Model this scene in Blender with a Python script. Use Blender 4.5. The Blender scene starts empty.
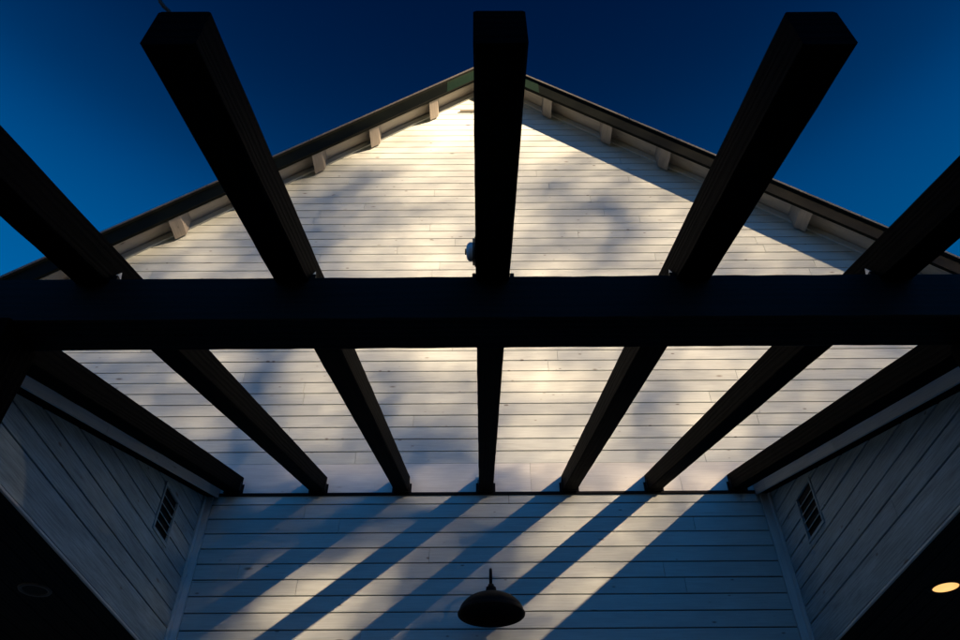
import bpy, bmesh, math, random
from mathutils import Vector, Matrix

random.seed(11)
sc = bpy.context.scene
C = sc.collection
K = 0.84            # metres per plan unit (one plan unit = the spacing of the pergola rafters)
EYE = 1.5           # camera height above the ground

# ------------------------------------------------------------------ camera
F_PX, PITCH, YAW, ROLL = 754.1, 0.7487, 0.0029, -0.0076
fw = Vector((math.sin(YAW)*math.cos(PITCH), math.cos(YAW)*math.cos(PITCH), math.sin(PITCH)))
rt = Vector((math.cos(YAW), -math.sin(YAW), 0))
up = rt.cross(fw)
r2 = math.cos(ROLL)*rt + math.sin(ROLL)*up
u2 = -math.sin(ROLL)*rt + math.cos(ROLL)*up
cam = bpy.data.cameras.new('camera')
cam.sensor_width = 36; cam.lens = F_PX/960*36
cam.clip_start = 0.05; cam.clip_end = 3000
co = bpy.data.objects.new('camera', cam); C.objects.link(co)
m = Matrix((r2, u2, -fw)).transposed().to_4x4(); m.translation = (0, 0, EYE)
co.matrix_world = m
sc.camera = co

# ------------------------------------------------------------------ sky and sun
SUN_RAY = Vector((-0.95, 1.0, -0.42)).normalized()      # the way the light travels
SUN_EL = math.asin(-SUN_RAY.z)
SUN_AZ = math.atan2(-SUN_RAY.x, -SUN_RAY.y)             # clockwise from +Y
w = bpy.data.worlds.new('World'); sc.world = w; w.use_nodes = True
nt = w.node_tree; nt.nodes.clear()
sky = nt.nodes.new('ShaderNodeTexSky'); sky.sky_type = 'NISHITA'; sky.sun_disc = False
sky.sun_elevation = SUN_EL; sky.sun_rotation = SUN_AZ
sky.altitude = 2500; sky.air_density = 0.45; sky.dust_density = 0.0; sky.ozone_density = 5.0
hs = nt.nodes.new('ShaderNodeHueSaturation'); hs.inputs['Saturation'].default_value = 1.2; hs.inputs['Hue'].default_value = 0.489
bg = nt.nodes.new('ShaderNodeBackground'); bg.inputs['Strength'].default_value = 0.05
wo = nt.nodes.new('ShaderNodeOutputWorld')
nt.links.new(sky.outputs[0], hs.inputs['Color']); 
tcw = nt.nodes.new('ShaderNodeTexCoord'); sx = nt.nodes.new('ShaderNodeSeparateXYZ'); nt.links.new(tcw.outputs['Generated'], sx.inputs[0])
mr = nt.nodes.new('ShaderNodeFloatCurve'); nt.links.new(sx.outputs['Z'], mr.inputs['Value'])      # deep blue towards the zenith, dimmer low air
cv = mr.mapping.curves[0]
cv.points[0].location = (0.0, 0.25); cv.points[1].location = (1.0, 0.18)
for q in ((0.40, 0.80), (0.64, 0.95), (0.80, 0.46), (0.90, 0.24)): cv.points.new(*q)
mr.mapping.update()
ms = nt.nodes.new('ShaderNodeMath'); ms.operation = 'MULTIPLY'; ms.inputs[1].default_value = 1.55; nt.links.new(mr.outputs[0], ms.inputs[0]); mr = ms
vm = nt.nodes.new('ShaderNodeVectorMath'); vm.operation = 'SCALE'; nt.links.new(hs.outputs[0], vm.inputs[0]); nt.links.new(mr.outputs[0], vm.inputs['Scale'])

cr = nt.nodes.new('ShaderNodeValToRGB'); cr.color_ramp.elements[0].position = 0.66; cr.color_ramp.elements[1].position = 0.90
cr.color_ramp.elements[0].color = (1, 1, 1, 1); cr.color_ramp.elements[1].color = (0.7, 0.62, 1.0, 1); nt.links.new(sx.outputs['Z'], cr.inputs[0])
vm2 = nt.nodes.new('ShaderNodeVectorMath'); vm2.operation = 'MULTIPLY'; nt.links.new(vm.outputs[0], vm2.inputs[0]); nt.links.new(cr.outputs[0], vm2.inputs[1])
nt.links.new(vm2.outputs[0], bg.inputs[0]); nt.links.new(bg.outputs[0], wo.inputs[0])
sl = bpy.data.lights.new('sun', 'SUN'); sl.energy = 5.0; sl.angle = math.radians(0.55); sl.color = (1.0, 0.705, 0.45)
so = bpy.data.objects.new('sun', sl); C.objects.link(so); so.location = (30, -30, 30)
so.rotation_euler = SUN_RAY.to_track_quat('-Z', 'Y').to_euler()
vs = sc.view_settings
vs.view_transform = 'Standard'; vs.look = 'None'; vs.exposure = 1.8; vs.gamma = 1.0; vs.use_curve_mapping = False

# ------------------------------------------------------------------ measured plan (plan units, camera at the origin)
D = 7.9718                       # the gable wall
ZF, BD = 4.4565, 0.18228         # first siding joint under the flashing, board exposure
X0, RW, RH = 0.0755, 0.1665, 0.215
SL, ZR, YT = 0.3585, 4.6121, 1.0988
XL, XR, XLT, XRT = -3.2321, 3.4186, -3.1444, 3.3156
ZB = 2.6568
YB, BDEP, BTOP, BH = 2.6167, 0.2189, 2.7317, 0.2938
XA, RM, OV = 0.27, 0.866, 0.47   # gable apex, roof pitch, rake overhang
APT, APB = 13.99, 13.57         # apex of the roof's top edge and of the barge board's lower edge
HALF = 8.6
GROUND = -EYE/K
def V(x, y, z): return Vector((x*K, y*K, z*K + EYE))
def rb(y): return ZR - SL*(D - y)            # underside of a rafter

# ------------------------------------------------------------------ materials
def mat(name):
    M = bpy.data.materials.new(name); M.use_nodes = True
    n = M.node_tree.nodes; b = n['Principled BSDF']
    return M, n, M.node_tree.links, b
def nd(n, t, **kw):
    x = n.new(t)
    for k, v in kw.items():
        if k in x.inputs.keys(): x.inputs[k].default_value = v
        else: setattr(x, k, v)
    return x
def mix(n, l, fac, a, b, blend='MIX'):
    x = n.new('ShaderNodeMix'); x.data_type = 'RGBA'; x.blend_type = blend
    for s, v in ((x.inputs['Factor'], fac), (x.inputs['A'], a), (x.inputs['B'], b)):
        if hasattr(v, 'is_linked') or hasattr(v, 'links'): l.new(v, s)
        else: s.default_value = v if not isinstance(v, tuple) else (*v, 1)
    return x.outputs['Result']
def ramp(n, l, src, p0, p1, c0=(0, 0, 0), c1=(1, 1, 1)):
    x = n.new('ShaderNodeValToRGB'); e = x.color_ramp.elements
    e[0].position, e[1].position = p0, p1; e[0].color = (*c0, 1); e[1].color = (*c1, 1)
    l.new(src, x.inputs[0]); return x.outputs[0]
def mapped(n, l, src, scale, loc=(0, 0, 0)):
    mp = n.new('ShaderNodeMapping'); mp.inputs['Scale'].default_value = scale; mp.inputs['Location'].default_value = loc
    l.new(src, mp.inputs[0]); return mp.outputs[0]

def painted_wood(name, base, knots=1.0, wear=1.0):
    M, n, l, b = mat(name)
    uv = nd(n, 'ShaderNodeUVMap', uv_map='UVMap').outputs[0]
    at = nd(n, 'ShaderNodeAttribute', attribute_name='plank')
    g = nd(n, 'ShaderNodeTexNoise', Scale=1.0, Detail=5.0, Roughness=0.6); l.new(mapped(n, l, uv, (3.0, 90, 1)), g.inputs['Vector'])
    st = nd(n, 'ShaderNodeTexNoise', Scale=1.0, Detail=4.0, Roughness=0.65); l.new(mapped(n, l, uv, (1.6, 7, 1)), st.inputs['Vector'])
    # knots: sparse cells, each with its own threshold
    vo = nd(n, 'ShaderNodeTexVoronoi', Scale=1.0, Randomness=1.0); l.new(mapped(n, l, uv, (2.6, 7.2, 1)), vo.inputs['Vector'])
    sep = nd(n, 'ShaderNodeSeparateColor'); l.new(vo.outputs['Color'], sep.inputs[0])
    rad = nd(n, 'ShaderNodeMapRange'); l.new(sep.outputs[0], rad.inputs[0])
    rad.inputs[1].default_value = 0.35; rad.inputs[2].default_value = 1.0; rad.inputs[3].default_value = 0.0; rad.inputs[4].default_value = 0.14
    wob = nd(n, 'ShaderNodeMath', operation='MULTIPLY_ADD'); l.new(g.outputs[0], wob.inputs[0]); wob.inputs[1].default_value = 0.12; l.new(vo.outputs['Distance'], wob.inputs[2])
    lt = nd(n, 'ShaderNodeMath', operation='SUBTRACT'); l.new(rad.outputs[0], lt.inputs[0]); l.new(wob.outputs[0], lt.inputs[1])
    kn = nd(n, 'ShaderNodeMapRange'); l.new(lt.outputs[0], kn.inputs[0]); kn.inputs[1].default_value = -0.06; kn.inputs[2].default_value = 0.03
    kn.inputs[3].default_value = 0; kn.inputs[4].default_value = 0.85*knots
    tint = nd(n, 'ShaderNodeMapRange'); l.new(at.outputs['Fac'], tint.inputs[0]); tint.inputs[3].default_value = 0.92; tint.inputs[4].default_value = 1.04
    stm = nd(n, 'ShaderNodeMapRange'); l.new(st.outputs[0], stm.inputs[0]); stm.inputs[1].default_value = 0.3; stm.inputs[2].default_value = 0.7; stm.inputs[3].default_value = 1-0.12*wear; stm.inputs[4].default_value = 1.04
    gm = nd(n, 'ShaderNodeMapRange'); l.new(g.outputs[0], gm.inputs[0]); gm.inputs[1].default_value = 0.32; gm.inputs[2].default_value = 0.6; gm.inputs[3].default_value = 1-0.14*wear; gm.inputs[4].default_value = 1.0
    a1 = nd(n, 'ShaderNodeMath', operation='MULTIPLY'); l.new(tint.outputs[0], a1.inputs[0]); l.new(stm.outputs[0], a1.inputs[1])
    a2 = nd(n, 'ShaderNodeMath', operation='MULTIPLY'); l.new(a1.outputs[0], a2.inputs[0]); l.new(gm.outputs[0], a2.inputs[1])
    sc_ = nd(n, 'ShaderNodeVectorMath', operation='SCALE'); sc_.inputs[0].default_value = base; l.new(a2.outputs[0], sc_.inputs['Scale'])
    # pin knots and nail marks
    v2 = nd(n, 'ShaderNodeTexVoronoi', Scale=1.0, Randomness=1.0); l.new(mapped(n, l, uv, (5.5, 13.0, 1), (3.3, 1.7, 0)), v2.inputs['Vector'])
    s2 = nd(n, 'ShaderNodeSeparateColor'); l.new(v2.outputs['Color'], s2.inputs[0])
    r2_ = nd(n, 'ShaderNodeMapRange'); l.new(s2.outputs[1], r2_.inputs[0]); r2_.inputs[1].default_value = 0.55; r2_.inputs[2].default_value = 1.0; r2_.inputs[3].default_value = 0.0; r2_.inputs[4].default_value = 0.12
    l2 = nd(n, 'ShaderNodeMath', operation='SUBTRACT'); l.new(r2_.outputs[0], l2.inputs[0]); l.new(v2.outputs['Distance'], l2.inputs[1])
    k2 = nd(n, 'ShaderNodeMapRange'); l.new(l2.outputs[0], k2.inputs[0]); k2.inputs[1].default_value = -0.05; k2.inputs[2].default_value = 0.03; k2.inputs[4].default_value = 0.8*knots
    col0 = mix(n, l, k2.outputs[0], sc_.outputs[0], (0.14, 0.12, 0.10))
    # short checks along the grain
    ck = nd(n, 'ShaderNodeTexNoise', Scale=1.0, Detail=2.0); l.new(mapped(n, l, uv, (2.2, 75, 1), (9, 4, 0)), ck.inputs['Vector'])
    ckr = nd(n, 'ShaderNodeMapRange'); l.new(ck.outputs[0], ckr.inputs[0]); ckr.inputs[1].default_value = 0.70; ckr.inputs[2].default_value = 0.76; ckr.inputs[4].default_value = 0.55*knots
    col0 = mix(n, l, ckr.outputs[0], col0, (0.16, 0.14, 0.12))
    col = mix(n, l, kn.outputs[0], col0, (0.16, 0.13, 0.10))
    l.new(col, b.inputs['Base Color']); b.inputs['Roughness'].default_value = 0.62; b.inputs['Specular IOR Level'].default_value = 0.3
    bp = nd(n, 'ShaderNodeBump', Strength=0.35, Distance=0.003)
    h = nd(n, 'ShaderNodeMath', operation='SUBTRACT'); l.new(g.outputs[0], h.inputs[0]); l.new(kn.outputs[0], h.inputs[1])
    l.new(h.outputs[0], bp.inputs['Height']); l.new(bp.outputs[0], b.inputs['Normal'])
    return M
def sawn_timber(name, base, spec=0.25):
    M, n, l, b = mat(name)
    uv = nd(n, 'ShaderNodeUVMap', uv_map='UVMap').outputs[0]
    g = nd(n, 'ShaderNodeTexNoise', Scale=1.0, Detail=6.0, Roughness=0.65, Distortion=0.6); l.new(mapped(n, l, uv, (2.2, 60, 1)), g.inputs['Vector'])
    wv = nd(n, 'ShaderNodeTexWave', Scale=1.0, Distortion=9.0, Detail=3.0); wv.bands_direction = 'Y'
    l.new(mapped(n, l, uv, (0.6, 9, 1)), wv.inputs['Vector'])
    f = mix(n, l, 0.45, g.outputs[0], wv.outputs['Color'])
    col = ramp(n, l, f, 0.25, 0.75, tuple(c*0.45 for c in base), tuple(c*1.5 for c in base))
    l.new(col, b.inputs['Base Color']); b.inputs['Roughness'].default_value = 0.7; b.inputs['Specular IOR Level'].default_value = spec
    bp = nd(n, 'ShaderNodeBump', Strength=0.6, Distance=0.004); l.new(f, bp.inputs['Height']); l.new(bp.outputs[0], b.inputs['Normal'])
    return M
def plain(name, base, rough=0.5, metal=0.0, spec=0.5, speck=0.25, scale=30):
    M, n, l, b = mat(name)
    tc = nd(n, 'ShaderNodeTexCoord').outputs['Object']
    g = nd(n, 'ShaderNodeTexNoise', Scale=scale, Detail=5.0); l.new(tc, g.inputs['Vector'])
    col = ramp(n, l, g.outputs[0], 0.3, 0.7, tuple(c*(1-speck) for c in base), tuple(min(1, c*(1+speck)) for c in base))
    l.new(col, b.inputs['Base Color'])
    b.inputs['Roughness'].default_value = rough; b.inputs['Metallic'].default_value = metal; b.inputs['Specular IOR Level'].default_value = spec
    bp = nd(n, 'ShaderNodeBump', Strength=0.15, Distance=0.003); l.new(g.outputs[0], bp.inputs['Height']); l.new(bp.outputs[0], b.inputs['Normal'])
    return M
def glow(name, col, s):
    M, n, l, b = mat(name)
    b.inputs['Base Color'].default_value = (0.8, 0.7, 0.5, 1)
    tc = nd(n, 'ShaderNodeTexCoord').outputs['Object']
    g = nd(n, 'ShaderNodeTexNoise', Scale=14.0, Detail=2.0); l.new(tc, g.inputs['Vector'])
    c = ramp(n, l, g.outputs[0], 0.3, 0.7, (col[0], col[1]*0.85, col[2]*0.7), col)
    l.new(c, b.inputs['Emission Color']); b.inputs['Emission Strength'].default_value = s
    return M

M_SIDING = painted_wood('white_painted_siding', (0.60, 0.67, 0.645))
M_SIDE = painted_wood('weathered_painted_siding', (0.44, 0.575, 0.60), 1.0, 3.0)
M_TRIM = painted_wood('white_painted_trim', (0.73, 0.765, 0.74), 0.4)
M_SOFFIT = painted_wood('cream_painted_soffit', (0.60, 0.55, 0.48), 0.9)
M_LOOK = painted_wood('eave_shaded_cream_paint', (0.38, 0.345, 0.30), 0.9, 1.6)  # soffit cream darkened; the eave shade is put into the base colour
M_BARGE_LIT = plain('sunlit_barge_green', (0.003, 0.013, 0.006), 0.5, 0.0, 0.2)  # barge green painted lighter, as the sun shows it at the apex
M_GAP = plain('dark_siding_gap', (0.02, 0.02, 0.02), 0.9)
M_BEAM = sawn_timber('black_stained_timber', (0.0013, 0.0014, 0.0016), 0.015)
M_CROSS = sawn_timber('black_stained_cross_beam', (0.0026, 0.0027, 0.003), 0.2)
M_CEIL = sawn_timber('black_stained_ceiling', (0.006, 0.006, 0.006), 0.1)
M_IRON = plain('black_painted_steel', (0.003, 0.003, 0.0034), 0.55, 0.0, 0.12)
M_ZINC = plain('galvanised_steel', (0.62, 0.62, 0.62), 0.45, 0.6)
M_FASCIA = plain('dark_green_barge_paint', (0.0004, 0.0018, 0.0008), 0.6, 0.0, 0.1)
M_ROOF = plain('dark_roof_metal', (0.02, 0.025, 0.022), 0.5, 0.0, 0.4)
M_DRIP = plain('pale_drip_edge', (0.10, 0.10, 0.09), 0.45, 0.3)
M_GLASS = plain('pale_lens_glass', (0.65, 0.72, 0.76), 0.15, 0.0, 0.8, 0.1)
M_GROUND = plain('dry_grass_ground', (0.035, 0.04, 0.02), 0.95, 0, 0.2, 0.5, 3)
M_PATIO = plain('grey_patio_concrete', (0.06, 0.06, 0.06), 0.85, 0, 0.3, 0.25, 4)
M_LEAF = plain('green_foliage', (0.05, 0.08, 0.03), 0.6, 0, 0.3, 0.4, 2)
M_BARK = plain('grey_brown_bark', (0.12, 0.09, 0.07), 0.9, 0, 0.2, 0.4, 8)
M_GLOW = glow('warm_lamp_glow', (1.0, 0.58, 0.20), 0.36)
M_WIRE = plain('rusty_wire', (0.02, 0.015, 0.012), 0.6)

# ------------------------------------------------------------------ mesh helpers
def link(name, bm, material, parent=None, kind=None, smooth=False):
    me = bpy.data.meshes.new(name); bm.normal_update(); bm.to_mesh(me); bm.free()
    for mm in (material if isinstance(material, (list, tuple)) else [material]): me.materials.append(mm)
    if smooth:
        for p in me.polygons: p.use_smooth = True
    o = bpy.data.objects.new(name, me); C.objects.link(o)
    if parent:
        o.parent = parent
        o.matrix_parent_inverse = Matrix.Translation(-parent.location) if parent.parent is None else Matrix.Identity(4)
    if kind: o['kind'] = kind
    return o
def thing(name, label, cat, loc, group=None):
    o = bpy.data.objects.new(name, None); C.objects.link(o); o.location = loc; o.empty_display_size = 0.2
    o['label'] = label; o['category'] = cat
    if group: o['group'] = group
    return o
def layers(bm):
    return bm.loops.layers.uv.get('UVMap') or bm.loops.layers.uv.new('UVMap'), bm.faces.layers.float.get('plank') or bm.faces.layers.float.new('plank')
def face(bm, pts, uvs=None, plank=0.5, mi=0):
    uvl, pl = layers(bm)
    f = bm.faces.new([bm.verts.new(p) for p in pts]); f[pl] = plank; f.material_index = mi
    if uvs:
        for lp, q in zip(f.loops, uvs): lp[uvl].uv = q
    return f
def hull8(bm, a, b, off=None, mi=0):
    """Box between two quads a and b (each four points, matching order), with UVs running along a->b."""
    off = off if off is not None else random.uniform(0, 50)
    pk = random.random()
    L = (b[0]-a[0]).length
    v = 0
    for i in range(4):
        j = (i+1) % 4; h = (a[j]-a[i]).length
        face(bm, [a[i], a[j], b[j], b[i]], [(off, v), (off, v+h), (off+L, v+h), (off+L, v)], pk, mi); v += h
    for q, fl in ((a, True), (b, False)):
        pts = list(reversed(q)) if fl else list(q)
        face(bm, pts, [(off+0.1, 0), (off+0.1, (pts[1]-pts[0]).length), (off+0.1+(pts[2]-pts[1]).length, (pts[1]-pts[0]).length), (off+0.1+(pts[2]-pts[1]).length, 0)], pk, mi)
def box(bm, x0, x1, y0, y1, z0, z1, axis=0, mi=0):
    p = lambda x, y, z: V(x, y, z)
    if axis == 0: a = [p(x0, y0, z0), p(x0, y0, z1), p(x0, y1, z1), p(x0, y1, z0)]; b = [p(x1, y0, z0), p(x1, y0, z1), p(x1, y1, z1), p(x1, y1, z0)]
    elif axis == 1: a = [p(x0, y0, z0), p(x1, y0, z0), p(x1, y0, z1), p(x0, y0, z1)]; b = [p(x0, y1, z0), p(x1, y1, z0), p(x1, y1, z1), p(x0, y1, z1)]
    else: a = [p(x0, y0, z0), p(x0, y1, z0), p(x1, y1, z0), p(x1, y0, z0)]; b = [p(x0, y0, z1), p(x0, y1, z1), p(x1, y1, z1), p(x1, y0, z1)]
    hull8(bm, a, b, mi=mi)
def fix(bm, bevel=0):
    bmesh.ops.remove_doubles(bm, verts=bm.verts, dist=1e-5)
    bmesh.ops.recalc_face_normals(bm, faces=bm.faces)
    if bevel: bmesh.ops.bevel(bm, geom=list(bm.edges), offset=bevel, segments=1, affect='EDGES')
    return bm
def timber(bm, p0, p1, wv, hv, ch=0.007, n=22, rough=0.0011):
    """Sawn beam from p0 to p1: p = lower-left corner, wv / hv = width and height vectors; chamfered, slightly uneven edges."""
    off = random.uniform(0, 60); L = (p1-p0).length
    wl, hl = wv.length, hv.length; wd, hd = wv/wl, hv/hl
    prof = [(ch, 0), (wl-ch, 0), (wl, ch), (wl, hl-ch), (wl-ch, hl), (ch, hl), (0, hl-ch), (0, ch)]
    per = [0]
    for i in range(8):
        a, b_ = prof[i], prof[(i+1) % 8]; per.append(per[-1] + math.hypot(a[0]-b_[0], a[1]-b_[1]))
    rings = []
    ph = [random.uniform(0, 6.28) for _ in range(6)]
    for k in range(n+1):
        t = k/n; base = p0.lerp(p1, t)
        bow = 0.003*math.sin(3.1*t + ph[0])
        ring = []
        for (a, b_) in prof:
            ring.append(base + wd*(a + bow + random.gauss(0, rough*0.6)) + hd*(b_ + random.gauss(0, rough*0.6)))
        rings.append([bm.verts.new(q) for q in ring])
    uvl, pl = layers(bm)
    for k in range(n):
        for i in range(8):
            j = (i+1) % 8
            f = bm.faces.new([rings[k][i], rings[k][j], rings[k+1][j], rings[k+1][i]])
            uu = [(off+L*k/n, per[i]), (off+L*k/n, per[i+1]), (off+L*(k+1)/n, per[i+1]), (off+L*(k+1)/n, per[i])]
            for lp, q in zip(f.loops, uu): lp[uvl].uv = q
    for ring in (rings[0], rings[-1]):
        f = bm.faces.new(ring)
        for lp, q in zip(f.loops, prof): lp[uvl].uv = (off+q[0]*0.2, q[1])
    bmesh.ops.recalc_face_normals(bm, faces=bm.faces)
def tube(bm, pts, r, seg=10, cap=True):
    rings = []
    for i, p in enumerate(pts):
        d = (pts[min(i+1, len(pts)-1)] - pts[max(i-1, 0)]).normalized()
        s = d.cross(Vector((0.3, 0.1, 1)) if abs(d.z) < 0.9 else Vector((1, 0, 0))).normalized(); t = d.cross(s)
        rr = r[i] if isinstance(r, (list, tuple)) else r
        rings.append([bm.verts.new(p + rr*(math.cos(a)*s + math.sin(a)*t)) for a in [2*math.pi*k/seg for k in range(seg)]])
    for A, B in zip(rings, rings[1:]):
        for k in range(seg): bm.faces.new([A[k], A[(k+1) % seg], B[(k+1) % seg], B[k]])
    if cap: bm.faces.new(rings[0]); bm.faces.new(rings[-1])
    bmesh.ops.recalc_face_normals(bm, faces=bm.faces)
def lathe(bm, c, prof, seg=48, axis=Vector((0, 0, 1)), close=False):
    axis = axis.normalized(); s = axis.cross(Vector((0, 1, 0.01))).normalized(); t = axis.cross(s)
    rings = []
    for (r, z) in prof:
        if r < 1e-6: rings.append([bm.verts.new(c + axis*z)])
        else: rings.append([bm.verts.new(c + axis*z + r*(math.cos(a)*s + math.sin(a)*t)) for a in [2*math.pi*k/seg for k in range(seg)]])
    for A, B in zip(rings, rings[1:]):
        for k in range(seg):
            k2 = (k+1) % seg
            if len(A) == 1: bm.faces.new([A[0], B[k2], B[k]])
            elif len(B) == 1: bm.faces.new([A[k], A[k2], B[0]])
            else: bm.faces.new([A[k], A[k2], B[k2], B[k]])
    bmesh.ops.recalc_face_normals(bm, faces=bm.faces)
def siding(bm, to3, rows, lim, joints=(3.4, 6.0), gap=0.0105, holes=()):
    """Shiplap planks as real boards. to3(u, v, n) -> world; rows = [(v0, v1)], lim(v) -> (u0, u1), all in metres."""
    for (v0, v1) in rows:
        a0, a1 = lim(v0+gap/2); b0, b1 = lim(v1-gap/2)
        lo, hi = max(a0, b0), min(a1, b1)
        cuts = []
        u = lo + random.uniform(0.4, joints[1])
        while u < hi - 0.5:
            cuts.append(u); u += random.uniform(*joints)
        segs = []
        edges = [None] + cuts + [None]
        for i in range(len(edges)-1):
            l0 = (a0, b0) if edges[i] is None else (edges[i]+0.0015,)*2
            l1 = (a1, b1) if edges[i+1] is None else (edges[i+1]-0.0015,)*2
            if min(l1)-max(l0) < 0.02 and max(l1)-min(l0) < 0.05: continue
            segs.append((l0, l1))
        cut, extra = [], []
        for (l0, l1) in segs:                 # leave openings free
            parts = [(l0, l1)]
            for (h0, h1, w0, w1) in holes:
                if v1 > w0 and v0 < w1 and l0[0] < h0 and l1[0] > h1:
                    parts = [(l0, (h0, h0)), ((h1, h1), l1)]
                    if v1 - w1 > 0.01: extra.append(((h0+0.001,)*2, (h1-0.001,)*2, w1, v1-gap/2))
                    if w0 - v0 > 0.01: extra.append(((h0+0.001,)*2, (h1-0.001,)*2, v0+gap/2, w0))
            cut += [(*q, v0+gap/2, v1-gap/2) for q in parts]
        for (l0, l1, q0, q1) in cut + extra:
            pk = random.random(); off = random.uniform(0, 400); offv = random.uniform(0, 40)
            e = 0.0025; n0 = random.gauss(0, 0.0006)
            cor = [(l0[0], q0), (l1[0], q0), (l1[1], q1), (l0[1], q1)]
            inn = [(cor[0][0]+e*0.3, cor[0][1]+e), (cor[1][0]-e*0.3, cor[1][1]+e), (cor[2][0]-e*0.3, cor[2][1]-e), (cor[3][0]+e*0.3, cor[3][1]-e)]
            uv = lambda q: (q[0]+off, q[1]+offv)
            face(bm, [to3(*q, n0) for q in inn], [uv(q) for q in inn], pk)
            for i in range(4):
                j = (i+1) % 4
                face(bm, [to3(*cor[i], n0-e), to3(*cor[j], n0-e), to3(*inn[j], n0), to3(*inn[i], n0)], [uv(cor[i]), uv(cor[j]), uv(inn[j]), uv(inn[i])], pk)
                face(bm, [to3(*cor[i], -0.018), to3(*cor[j], -0.018), to3(*cor[j], n0-e), to3(*cor[i], n0-e)], [uv(cor[i]), uv(cor[j]), uv(cor[j]), uv(cor[i])], pk)
    bmesh.ops.remove_doubles(bm, verts=bm.verts, dist=1e-6)
    bmesh.ops.recalc_face_normals(bm, faces=bm.faces)
    return bm

# ------------------------------------------------------------------ ground
bm = bmesh.new(); face(bm, [Vector((-900, -900, 0)), Vector((900, -900, 0)), Vector((900, 900, 0)), Vector((-900, 900, 0))])
link('ground', bm, M_GROUND, kind='structure')
bm = bmesh.new(); face(bm, [Vector((-9, -3, 0.004)), Vector((9, -3, 0.004)), Vector((9, D*K, 0.004)), Vector((-9, D*K, 0.004))])
link('patio', bm, M_PATIO, kind='structure')

# ------------------------------------------------------------------ house
house = thing('house', 'white board clad gable house with dark green barge boards under a pointed roof', 'house', V(XA, D, GROUND))
yD = D*K
def roofz(x, apex): return apex - RM*abs(x - XA)
WTOP = 13.90
core = bmesh.new()                         # wall core, behind the boards
def prism(bm, poly, y0, y1, mi=0):
    n = len(poly)
    a = [V(x, y0, z) for x, z in poly]; b = [V(x, y1, z) for x, z in poly]
    face(bm, a, mi=mi); face(bm, list(reversed(b)), mi=mi)
    for i in range(n): face(bm, [a[i], b[i], b[(i+1) % n], a[(i+1) % n]], mi=mi)
    fix(bm)
off_m = 0.017/K
prism(core, [(XA-HALF, GROUND), (XA+HALF, GROUND), (XA+HALF, roofz(XA+HALF, WTOP)), (XA, WTOP), (XA-HALF, roofz(XA-HALF, WTOP))], D+off_m, D+12)
link('wall_core', core, M_GAP, house)
wall = bmesh.new()
to3 = lambda u, v, n: Vector((u, yD - n, v))
zz = lambda z: z*K + EYE
rows_lo = []
z = ZF; rows_lo.append((zz(ZF), zz(4.583)))
while z > GROUND + BD: rows_lo.append((zz(z-BD), zz(z))); z -= BD
siding(wall, to3, rows_lo, lambda v: (XLT*K, XRT*K))
rows_hi = []
z = ZF + 3*BD
while z < WTOP - 0.05:
    rows_hi.append((zz(z), zz(min(z+BD, WTOP-0.02)))); z += BD
def lim_hi(v):
    zt = (v-EYE)/K; h = min(HALF, max(0.02, (WTOP - zt)/RM)); return ((XA-h)*K, (XA+h)*K)
siding(wall, to3, rows_hi, lim_hi)
for (a, b_) in ((XA-HALF, XL), (XR, XA+HALF)):      # behind the porch roofs
    rr = [(zz(ZF-(k+1)*BD), zz(ZF-k*BD)) for k in range(30)]
    siding(wall, to3, rr, lambda v, a=a, b_=b_: (a*K, b_*K))
link('siding', wall, M_SIDING, house)
bm = bmesh.new()                            # wide header board the rafters die into
xs = [-3.6, -2.05, 0.62, 2.42, 3.75]
for a, b_ in zip(xs, xs[1:]): box(bm, a+0.0015, b_-0.0015, D-0.012, D+0.02, 4.600, ZF+3*BD-0.005)
link('header_board', fix(bm), M_TRIM, house)
bm = bmesh.new(); box(bm, XL+0.004, XR-0.004, D-0.030, D+0.01, 4.568, 4.596)
link('flashing', fix(bm), M_IRON, house)
for (a, b_) in ((XL+0.002, XLT-0.004), (XRT+0.004, XR-0.002)):
    bm = bmesh.new(); box(bm, a, b_, D-0.016, D+0.015, GROUND, 4.564, axis=2)
    link('corner_trim', fix(bm, 0.003), M_TRIM, house)
roof = bpy.data.objects.new('roof', None); C.objects.link(roof); roof.parent = house
roof.matrix_parent_inverse = Matrix.Translation(-house.location)
def obj_roof(name, bm, mm): 
    o = link(name, bm, mm); o.parent = roof; return o
YO = D - OV
sides = (-1, 1)
def slope_box(bm, s, x0, x1, y0, y1, zt0, zt1, xo=XA):
    """bar following the roof pitch on side s between distances x0..x1 from the apex; zt0/zt1 = apex heights of its lower and upper face"""
    a = [V(xo+s*x0, y0, zt0-RM*x0), V(xo+s*x0, y1, zt0-RM*x0), V(xo+s*x0, y1, zt1-RM*x0), V(xo+s*x0, y0, zt1-RM*x0)]
    b = [V(xo+s*x1, y0, zt0-RM*x1), V(xo+s*x1, y1, zt0-RM*x1), V(xo+s*x1, y1, zt1-RM*x1), V(xo+s*x1, y0, zt1-RM*x1)]
    hull8(bm, a, b)
EAVE = HALF + 0.8
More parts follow.
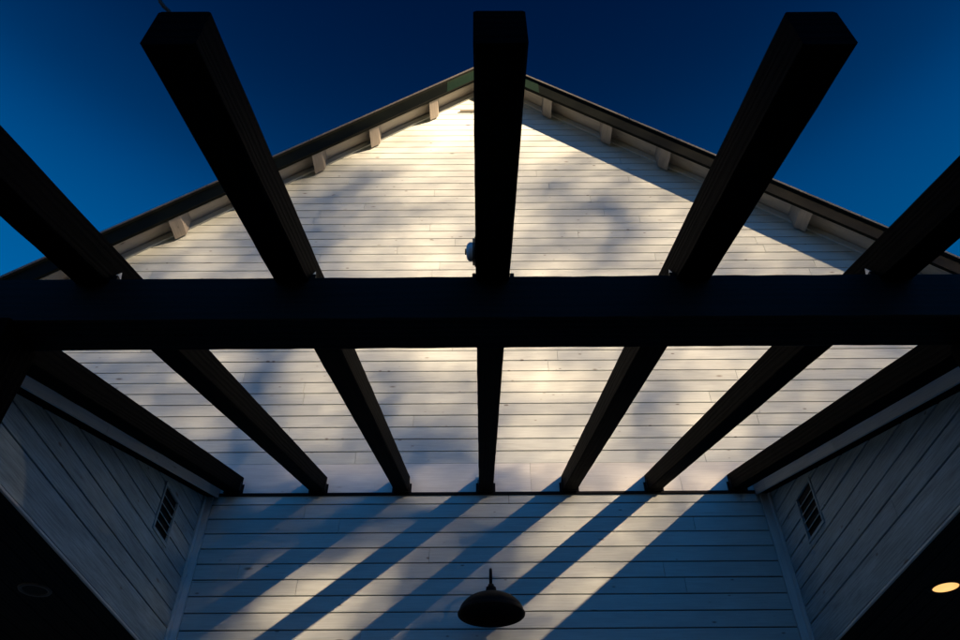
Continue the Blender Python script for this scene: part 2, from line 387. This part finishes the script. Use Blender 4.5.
for s in sides:
    bm = bmesh.new(); slope_box(bm, s, 0, EAVE, YO-0.035, D+12.4, APT-0.045, APT); obj_roof('roof_cladding', fix(bm), M_ROOF)
    bm = bmesh.new(); slope_box(bm, s, 0, EAVE, YO, YO+0.05, APB, APT-0.047); obj_roof('barge_board', fix(bm, 0.003), M_FASCIA)
    bm = bmesh.new()
    x = 0.0
    while x < EAVE-0.1:
        L = random.uniform(2.4, 3.2); slope_box(bm, s, x, min(x+L-0.01, EAVE), YO-0.048, YO-0.037, APT-0.05, APT+0.004); x += L
    obj_roof('drip_edge', fix(bm), M_DRIP)
    bm = bmesh.new(); slope_box(bm, s, 0, 0.84 if s < 0 else 0.9, YO-0.006, YO-0.002, APB+0.01, APT-0.055); obj_roof('barge_sun_patch', fix(bm), M_BARGE_LIT)  # added strip: sunlight on the barge near the apex, put in as colour
    bm = bmesh.new()                       # deck boards under the overhang
    slope_box(bm, s, 0.0, EAVE, YO+0.052, YO+0.052+0.2, 13.915, 13.96)
    slope_box(bm, s, 0.0, EAVE, YO+0.258, D+0.03, 13.915, 13.96)
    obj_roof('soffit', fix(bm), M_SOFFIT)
    bm = bmesh.new(); slope_box(bm, s, 0.0, HALF, D-0.03, D+0.012, 13.745, 13.895); link('frieze_board', fix(bm, 0.002), M_TRIM, house)
    for k in range(1, 9):
        x = 1.05*k if s < 0 else 0.99*k
        x = {1: 1.09, 2: 2.13, 3: 3.04, 4: 4.02, 5: 5.03}.get(k, k*1.0+0.05) if s < 0 else {1: 1.06, 2: 2.08, 3: 2.99, 4: 3.95, 5: 4.92}.get(k, k*1.0-0.05)
        w_ = 0.076
        bm = bmesh.new()
        xa, xb = XA+s*x-w_, XA+s*x+w_
        a = [V(xa, YO+0.053, roofz(xa, APB+0.02)), V(xb, YO+0.053, roofz(xb, APB+0.02)), V(xb, YO+0.053, roofz(xb, 13.912)), V(xa, YO+0.053, roofz(xa, 13.912))]
        b = [q + Vector((0, (OV-0.053-0.032)*K, 0)) for q in a]
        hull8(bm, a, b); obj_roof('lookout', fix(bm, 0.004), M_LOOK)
bm = bmesh.new(); box(bm, -0.33, 0.16, D-0.06, D-0.002, 12.905, 12.94); link('ledge_strip', fix(bm, 0.003), M_SOFFIT, house)

# ------------------------------------------------------------------ porches either side of the pergola
def porch(s, label, vent_y):
    xw = XL if s < 0 else XR                # face of the wall towards the pergola
    t = thing('porch', label, 'porch', V(xw, 5.3, GROUND))
    fo = 1.0/K
    ztop = lambda y: 4.83 - 0.3535*(D - y)
    zbot = lambda y: 4.55 - 0.3535*(D - y)
    y0 = YB + BDEP + 0.12
    X = lambda n: xw + (-s)*n               # n towards the pergola
    # dark core behind the planks
    bm = bmesh.new(); d0, d1 = -off_m, -0.10
    pts = [(y0, ZB+0.065), (D-0.002, ZB+0.065), (D-0.002, ztop(D)-0.03), (y0, ztop(y0)-0.03)]
    a = [V(X(d0), y, z) for y, z in pts]; b = [V(X(d1), y, z) for y, z in pts]
    vy0, vy1, vz0, vz1 = vent_y
    hull8(bm, a, b); link('wall_core', fix(bm), M_GAP, t)
    bm = bmesh.new()
    t3 = (lambda u, v, n: Vector((xw*K - s*n, u, v)))
    lines = [ZB+0.012, 2.987] + [2.987 + BD*k for k in range(1, 10)]
    rows = [(zz(p), zz(q)) for p, q in zip(lines, lines[1:]) if p < 4.7]
    def lim(v):
        zt = (v-EYE)/K; yy = max(y0, D - (4.72 - zt)/0.3535); return (min(yy, D-0.1)*K, (D-0.095)*K)
    siding(bm, t3, rows, lim, joints=(4.2, 7.0), holes=[(vy0*K, vy1*K, zz(vz0), zz(vz1))])
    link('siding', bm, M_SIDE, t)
    bm = bmesh.new(); n0, n1 = 0.016, -0.01
    box(bm, min(X(n0), X(n1)), max(X(n0), X(n1)), D-0.092, D-0.018, ZB+0.004, zbot(D)-0.004, axis=2); link('corner_trim', fix(bm, 0.003), M_TRIM, t)
    bm = bmesh.new()
    box(bm, min(X(0.006), X(-0.018)), max(X(0.006), X(-0.018)), y0, D-0.1, ZB-0.012, ZB+0.010, axis=1); link('bottom_trim', fix(bm, 0.003), M_TRIM, t)
    bm = bmesh.new()                        # sloping trim board under the outer rafter
    ys = [y0-0.05, 5.2 if s < 0 else 5.9, 7.62, D-0.016]
    for ya, yb in zip(ys, ys[1:]):
        a = [V(X(0.15), ya, zbot(ya)), V(X(0.125), ya, zbot(ya)), V(X(0.125), ya, ztop(ya)), V(X(0.15), ya, ztop(ya))]
        b = [V(X(0.15), yb-0.004, zbot(yb-0.004)), V(X(0.125), yb-0.004, zbot(yb-0.004)), V(X(0.125), yb-0.004, ztop(yb-0.004)), V(X(0.15), yb-0.004, ztop(yb-0.004))]
        hull8(bm, a, b)
    link('rake_trim', fix(bm, 0.003), M_TRIM, t)
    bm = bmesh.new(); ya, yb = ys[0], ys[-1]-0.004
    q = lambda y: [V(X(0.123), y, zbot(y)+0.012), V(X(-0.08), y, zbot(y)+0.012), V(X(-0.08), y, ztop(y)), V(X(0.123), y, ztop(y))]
    hull8(bm, q(ya), q(yb)); link('trim_shade_block', fix(bm), M_BEAM, t)  # added black filler; its colour stands for the shade under the trim
    xo = xw + s*5.0
    bm = bmesh.new()                        # plank ceiling
    n = 30
    for k in range(n):
        xa = X(-0.02) + s*(4.98*k/n); xb = X(-0.02) + s*(4.98*(k+1)/n) - s*0.008
        box(bm, min(xa, xb), max(xa, xb), YB+BDEP+0.01, D-0.005, ZB+0.002, ZB+0.03, axis=1)
    box(bm, min(X(-0.022), xo), max(X(-0.022), xo), YB+BDEP+0.01, D-0.005, ZB+0.032, ZB+0.06, axis=1)
    link('ceiling', fix(bm), M_CEIL, t)
    bm = bmesh.new()
    ya, yb = 2.2, D-0.004
    xi = X(0.12)
    rz = lambda y: ztop(y) + 0.004
    a = [V(xi, ya, rz(ya)), V(xo+s*0.4, ya, rz(ya)), V(xo+s*0.4, ya, rz(ya)+0.07), V(xi, ya, rz(ya)+0.07)]
    b = [V(xi, yb, rz(yb)), V(xo+s*0.4, yb, rz(yb)), V(xo+s*0.4, yb, rz(yb)+0.07), V(xi, yb, rz(yb)+0.07)]
    hull8(bm, a, b); link('roof', fix(bm), M_ROOF, t)
    bm = bmesh.new(); xa, xb = X0+s*3.56, xo
    timber(bm, V(min(xa, xb), YB, BTOP-BH), V(max(xa, xb), YB, BTOP-BH), Vector((0, BDEP*K, 0)), Vector((0, 0, BH*K)))
    link('beam', bm, M_BEAM, t)
    bm = bmesh.new(); timber(bm, V(xo-0.15, YB-0.02, GROUND), V(xo-0.15, YB-0.02, BTOP-BH-0.003), Vector((0.26*K, 0, 0)), Vector((0, 0.26*K, 0)))
    link('post', bm, M_BEAM, t)
    return t
VL = (6.87, 7.24, 3.615, 4.07); VR = (6.87, 7.27, 3.63, 4.08)
porch(-1, 'porch with pale blue-grey plank wall on the left of the pergola, its ceiling lamp unlit', VL)
porch(1, 'porch with deeply shaded plank wall on the right of the pergola, its ceiling lamp glowing', VR)

def vent(s, q, label):
    xw = XL if s < 0 else XR; X = lambda n: xw - s*n
    y0, y1, z0, z1 = q
    t = thing('wall_vent', label, 'vent', V(xw, (y0+y1)/2, z0), 'louvred vents in the porch walls')
    bm = bmesh.new(); fwid = 0.035
    def bar(ya, yb, za, zb_, n0=0.012, n1=-0.012, axis=1): box(bm, min(X(n0), X(n1)), max(X(n0), X(n1)), ya, yb, za, zb_, axis=axis)
    bar(y0-fwid, y1+fwid, z1+0.001, z1+fwid); bar(y0-fwid, y1+fwid, z0-fwid, z0-0.001)
    bar(y0-fwid, y0-0.001, z0, z1, axis=2); bar(y1+0.001, y1+fwid, z0, z1, axis=2)
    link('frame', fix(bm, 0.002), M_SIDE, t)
    bm = bmesh.new(); box(bm, min(X(-0.016), X(-0.019)), max(X(-0.016), X(-0.019)), y0-0.01, y1+0.01, z0-0.01, z1+0.01, axis=1)
    link('backing', fix(bm), M_IRON, t)
    for k in range(1, 5):
        zc = z0 + (z1-z0)*k/5
        bm = bmesh.new()
        a = [V(X(0.004), y0, zc-0.010), V(X(0.004), y0, zc+0.000), V(X(-0.013), y0, zc+0.014), V(X(-0.013), y0, zc+0.004)]
        hull8(bm, a, [p + Vector((0, (y1-y0)*K, 0)) for p in a]); link('slat', fix(bm), M_SIDE, t)
vent(-1, VL, 'louvred vent in the paler left porch wall, white frame round dark slots')
vent(1, VR, 'louvred vent in the darker right porch wall, nearest the glowing ceiling lamp')

def can_light(x, y, r, lit, label):
    t = thing('ceiling_light', label, 'ceiling light', V(x, y, ZB), 'recessed lights in the porch ceilings')
    c = V(x, y, ZB)
    bm = bmesh.new(); R = r*K
    lathe(bm, c, [(R, 0.004), (R*1.02, -0.006), (R*1.28, -0.008), (R*1.34, 0.001), (R*1.34, 0.004)], 40); link('trim_ring', bm, M_IRON if lit else plain('dull_grey_ring', (0.05, 0.05, 0.05), 0.5), t, smooth=True)
    bm = bmesh.new(); lathe(bm, c, [(0, 0.0005), (R*0.5, -0.001), (R, 0.0005)], 40)
    link('lens', bm, M_GLOW if lit else M_IRON, t, smooth=True)
can_light(3.93, 6.205, 0.105, True, 'glowing warm recessed light in the dark ceiling of the right porch')
can_light(-3.717, 6.14, 0.10, False, 'unlit recessed light in the dark ceiling of the left porch')

# ------------------------------------------------------------------ pergola
perg = thing('pergola', 'black timber pergola with sloping rafters on one heavy cross beam before the gable', 'pergola', V(X0, YB, GROUND))
bm = bmesh.new(); timber(bm, V(X0-3.55, YB, BTOP-BH), V(X0+3.55, YB, BTOP-BH), Vector((0, BDEP*K, 0)), Vector((0, 0, BH*K)), n=70, rough=0.0014)
link('beam', bm, M_CROSS, perg)
for s in (-1, 1):
    xp = X0 + s*2.275 - (0.30 if s < 0 else 0)
    bm = bmesh.new(); timber(bm, V(xp, YB-0.03, GROUND), V(xp, YB-0.03, BTOP-BH-0.003), Vector((0.30*K, 0, 0)), Vector((0, 0.28*K, 0)))
    link('post', bm, M_BEAM, perg)
hw = RW/2
YE = D - 0.014
for i in range(1, 8):
    xc = X0 + (i-4) + (random.uniform(-0.006, 0.006) if i != 4 else 0)
    bm = bmesh.new()
    yt = YT + random.uniform(-0.012, 0.012)
    timber(bm, V(xc-hw, yt, rb(yt)), V(xc-hw, YE, rb(YE)), Vector((RW*K, 0, 0)), Vector((0, 0, RH*K)), n=48)
    raf = link('rafter', bm, M_BEAM, perg)
    # steel hanger at the wall
    bm = bmesh.new(); z0 = rb(YE) - 0.006; hg = 0.118
    for s in (-1, 1):
        xa, xb = xc+s*(hw+0.001), xc+s*(hw+0.010)
        box(bm, min(xa, xb), max(xa, xb), YE-0.085, YE, z0, z0+hg, axis=1)
        xa, xb = xc+s*(hw+0.010), xc+s*(hw+0.032)
        box(bm, min(xa, xb), max(xa, xb), YE-0.006, YE, z0+0.004, z0+hg, axis=1)
        for r_ in range(4):                # nail heads
            zc = z0 + 0.018 + r_*0.026
            box(bm, min(xc+s*(hw+0.010), xc+s*(hw+0.013)), max(xc+s*(hw+0.010), xc+s*(hw+0.013)), YE-0.05, YE-0.038, zc, zc+0.010, axis=1)
    a = [V(xc-hw-0.010, YE-0.085, rb(YE-0.085)-0.008), V(xc+hw+0.010, YE-0.085, rb(YE-0.085)-0.008), V(xc+hw+0.010, YE-0.085, rb(YE-0.085)-0.002), V(xc-hw-0.010, YE-0.085, rb(YE-0.085)-0.002)]
    b = [V(xc-hw-0.010, YE, z0-0.002), V(xc+hw+0.010, YE, z0-0.002), V(xc+hw+0.010, YE, z0+0.004), V(xc-hw-0.010, YE, z0+0.004)]
    hull8(bm, a, b)
    link('hanger', fix(bm), M_IRON, raf)
    # black seat angle on the beam, both sides
    for s in (-1, 1):
        bm = bmesh.new(); xa, xb = xc+s*(hw+0.001), xc+s*(hw+0.022)
        box(bm, min(xa, xb), max(xa, xb), YB+0.01, YB+0.16, BTOP+0.001, BTOP+0.03, axis=1)
        link('seat_bracket', fix(bm), M_IRON, raf)
    if i != 4:                             # small galvanised tie on the face turned to the middle
        s = 1 if i < 4 else -1
        bm = bmesh.new(); x1, x2 = xc+s*(hw+0.004), xc+s*(hw+0.0075)
        tri = [(YB+0.015, BTOP+0.034), (YB+0.075, BTOP+0.034), (YB+0.05, BTOP+0.092)]
        face(bm, [V(x1, y, z) for y, z in tri]); face(bm, [V(x2, y, z) for y, z in tri])
        for k in range(3):
            p, q = tri[k], tri[(k+1) % 3]; face(bm, [V(x1, *p), V(x1, *q), V(x2, *q), V(x2, *p)])
        link('tie_plate', fix(bm), M_ZINC, raf)

# small round lamp on the left face of the middle rafter
xl = X0 - hw + 0.003; yl = 2.47; zl = rb(yl) + 0.11
t = thing('spot_lamp', 'small round pale glass lamp fixed to the left face of the middle rafter', 'lamp', V(xl, yl, zl))
c = V(xl, yl, zl); ax = Vector((-1, 0, 0))
bm = bmesh.new(); lathe(bm, c, [(0, 0), (0.062, 0.0), (0.062, 0.010), (0, 0.010)], 28, ax); link('base_plate', bm, M_IRON, t)
bm = bmesh.new(); lathe(bm, c, [(0, 0.0105), (0.056, 0.0105), (0.056, 0.018), (0, 0.018)], 28, ax); link('collar', bm, M_DRIP, t)
bm = bmesh.new(); lathe(bm, c, [(0.040, 0.0175), (0.040, 0.030), (0.034, 0.039), (0.024, 0.043), (0, 0.044)], 28, ax); link('glass_dome', bm, M_GLASS, t, smooth=True)
bm = bmesh.new(); lathe(bm, c, [(0.0, 0.043), (0.013, 0.043), (0.013, 0.049), (0, 0.050)], 16, ax); link('cap', bm, M_IRON, t)

# loose wire curling off the tail of one rafter
pts = [(-0.985, 1.13, 2.20), (-0.985, 1.115, 2.222), (-0.992, 1.10, 2.236), (-1.006, 1.09, 2.244), (-1.018, 1.08, 2.256), (-1.026, 1.07, 2.275), (-1.029, 1.06, 2.30), (-1.026, 1.05, 2.34), (-1.015, 1.045, 2.38)]
zt = rb(YT) + RH
pts = [V(x, y, zt + (z-2.21)) for x, y, z in pts]
bm = bmesh.new(); tube(bm, pts, 0.0055, 8)
o = link('wire', bm, M_WIRE, smooth=True); o['label'] = 'short dark bent wire curling up from the tail of one rafter'; o['category'] = 'wire'

# barn lamp on the wall
lx, ly, lz = 0.113, D-0.50, 2.955
t = thing('wall_lamp', 'black barn lamp with a wide domed metal shade hanging from the white plank wall', 'lamp', V(lx, D, lz))
c = V(lx, ly, lz); R = 0.325*K
bm = bmesh.new()
outer = [(R*math.cos(a), R*0.62*math.sin(a)) for a in [math.radians(d) for d in range(4, 82, 6)]]
lathe(bm, c, [(R*1.03, -0.006), (R*1.035, 0.0)] + outer + [(0.036, R*0.625)], 64)
lathe(bm, c, [(R*1.03, -0.006), (R*0.985, -0.002)] + [(r_*0.97, z_*0.95) for r_, z_ in outer], 64)
link('shade', bm, M_IRON, t, smooth=True)
bm = bmesh.new(); zc = R*0.62
lathe(bm, c, [(0.044, zc-0.012), (0.046, zc+0.03), (0.042, zc+0.058), (0.028, zc+0.068), (0.024, zc+0.085), (0, zc+0.087)], 32); link('neck', bm, M_IRON, t, smooth=True)
bm = bmesh.new(); top = c + Vector((0, 0, zc+0.08))
arm = [top, top+Vector((0, 0, 0.1))]
zt_ = 0.20
for k in range(0, 13):
    a = math.pi*k/12*0.86
    arm.append(top + Vector((0, 0.115*(1-math.cos(a)), 0.10+0.075*math.sin(a))))
end = Vector((lx*K, D*K-0.02, zz(3.22))); last = arm[-1]
for k in range(1, 7): 
    f = k/6; arm.append(last.lerp(end, f) + Vector((0, 0, -0.03*math.sin(math.pi*f))))
tube(bm, arm, 0.0125, 14); link('gooseneck', bm, M_IRON, t, smooth=True)
bm = bmesh.new(); lathe(bm, Vector((lx*K, D*K-0.001, zz(3.22))), [(0, 0), (0.055, 0), (0.05, 0.018), (0, 0.024)], 32, Vector((0, -1, 0))); link('wall_plate', bm, M_IRON, t, smooth=True)
#TREES
CLUMPS = [(-2.65, 9.7, 0.95, 1.4, 1.1), (1.9, 10.1, 0.9, 1.4, 0.85), (-1.2, 5.9, 0.65, 0.75, 1.2), (3.6, 6.2, 2.2, 0.8, 0.2), (-0.35, 5.1, 0.8, 0.5, 0.9), (-4.4, 6.8, 1.2, 0.7, 0.4),
          (-3.0, 5.2, 1.0, 0.5, 0.7), (-0.9, 4.2, 1.3, 0.45, 2.2), (-2.4, 4.3, 1.0, 0.5, 2.2), (-5.2, 3.2, 1.9, 1.5, 3.0), (-3.6, 3.9, 0.8, 0.8, 1.5), (-0.4, 3.0, 0.75, 0.6, 3.0),
          (0.3, 3.2, 0.6, 0.3, 0.7), (-0.8, 6.9, 0.5, 0.35, -0.5), (-1.9, 6.35, 0.5, 0.4, -0.3), (-1.9, 3.45, 0.8, 0.4, -0.8), (-3.0, 3.4, 0.45, 0.7, 1.2), (1.9, 4.2, 0.9, 0.5, 0.1), (0.2, 4.2, 0.9, 0.5, 0.8), (1.5, 5.9, 2.0, 0.8, -0.15)]
# ------------------------------------------------------------------ trees out in front of the house, towards the low sun
RAYV = Vector((0.95, -1.0, 0.42))
def along(a, b, t): return V(a, D, b) + RAYV*t
TREES = [(-12.2, 37), (-7.4, 34), (-3.2, 38), (1.4, 35), (5.6, 39), (10.4, 36)]
leaves = {i: [] for i in range(len(TREES))}
limbs = {i: [] for i in range(len(TREES))}
def owner(a): return min(range(len(TREES)), key=lambda i: abs(TREES[i][0]-a))
def scatter(a0, a1, b0, b1, cover, size=0.26, fn=None):
    n = int((a1-a0)*(b1-b0)*K*K*cover/(0.42*size*size))
    for _ in range(n):
        a, b = random.uniform(a0, a1), random.uniform(b0, b1)
        if fn and random.random() > fn(a, b): continue
        i = owner(a + random.gauss(0, 0.5)); t = TREES[i][1] + random.gauss(0, 1.4)
        leaves[i].append((along(a, b, t), size*random.uniform(0.7, 1.3)))
def lowtop(a):
    h = 1.9 + 0.25*math.sin(1.7*a) + 0.15*math.sin(4.1*a+1)
    return h + 0.2
random.seed(5)
scatter(-15, 13, -16.5, 3.2, 8, 0.5, lambda a, b: 1.0 if b < lowtop(a) - 0.3 else max(0, 1-(b-lowtop(a)+0.3)/0.6))
def lerp_tab(x, tab):
    for (x0, y0), (x1, y1) in zip(tab, tab[1:]):
        if x <= x1: return y0 + (y1-y0)*max(0, (x-x0)/(x1-x0))
    return tab[-1][1]
def crown_depth(a, b):          # how thick the foliage is along one sun ray
    T = lerp_tab(b, [(2.5, 0.26), (4, 0.32), (6, 0.36), (8.5, 0.42), (10.5, 0.52), (11.6, 0.75), (12.6, 0.97)])
    T *= math.exp(-((a-0.4)/5.0)**2)
    T = max(min(0.97, T**0.5*0.88), 0.97*math.exp(-((a+0.5)/2.0)**2 - (max(0, 12.6-b)/2.2)**2))
    tau = -math.log(max(T, 0.05))
    for (a0, b0, ra, rb_, k) in CLUMPS: tau += k*math.exp(-((a-a0)/ra)**2 - ((b-b0)/rb_)**2)
    return max(0, tau)
CS, LS = 0.25, 0.17
for ia in range(int(-9/CS), int(8.5/CS)):
    for ib in range(int(1.5/CS), int(14/CS)):
        a, b = (ia+0.5)*CS, (ib+0.5)*CS
        n = crown_depth(a, b)*CS*CS*K*K/(0.26*LS*LS); n = int(n) + (random.random() < n % 1)
        for _ in range(n):
            a1, b1 = a + random.uniform(-0.5, 0.5)*CS, b + random.uniform(-0.5, 0.5)*CS
            i = owner(a1 + random.gauss(0, 0.6)); leaves[i].append((along(a1, b1, TREES[i][1] + random.gauss(0, 1.5)), LS*random.uniform(0.7, 1.3)))
for i in leaves:
    for _ in range(14): limbs[i].append(random.choice(leaves[i])[0])
for i, (a, t) in enumerate(TREES):
    base = along(a, 0, t); base.z = 0
    tr = thing('tree', 'tall leafy tree standing well out in front of the house on the sunny side', 'tree', base, 'trees out in front of the house')
    top = max((p.z for p, s in leaves[i]), default=18)
    bm = bmesh.new(); H = min(top*0.8, 21)
    bend = [base + Vector((0.5*math.sin(0.2*z+i), 0.4*math.cos(0.17*z+i), z)) for z in [0, 1, 3, 6, 9, 12, 15, H]]
    tube(bm, bend, [0.42, 0.36, 0.32, 0.28, 0.24, 0.19, 0.13, 0.06], 12)
    for k in range(14):
        z = 5 + k*(H-6)/14; th = random.uniform(0, 6.28); L = random.uniform(2.0, 3.4)
        s0 = base + Vector((0.5*math.sin(0.2*z+i), 0.4*math.cos(0.17*z+i), z))
        tube(bm, [s0, s0+Vector((L*0.5*math.cos(th), L*0.5*math.sin(th), 0.9)), s0+Vector((L*math.cos(th), L*math.sin(th), 2.1))], [0.09, 0.06, 0.02], 6)
    for p in limbs[i]:
        s0 = bend[-1] if p.z > H-2 else min(bend, key=lambda q: abs(q.z-(p.z-3)))
        mid = s0.lerp(p, 0.5) + Vector((0, 0, -0.4)); tube(bm, [s0, mid, p], [0.04, 0.025, 0.01], 6)
    link('trunk', bm, M_BARK, tr, smooth=True)
    vs_, fs = [], []
    for p, s in leaves[i]:
        n = Vector((random.gauss(0, 1), random.gauss(0, 1), random.gauss(0, 1))).normalized()
        u = n.orthogonal().normalized(); v = n.cross(u); k = len(vs_)
        vs_ += [p-u*s*0.6, p-v*s*0.42, p+u*s*0.6, p+v*s*0.42]; fs.append((k, k+1, k+2, k+3))
    me = bpy.data.meshes.new('crown'); me.from_pydata([tuple(q) for q in vs_], [], fs); me.materials.append(M_LEAF)
    o = bpy.data.objects.new('crown', me); C.objects.link(o); o.parent = tr; o.matrix_parent_inverse = Matrix.Translation(-tr.location)
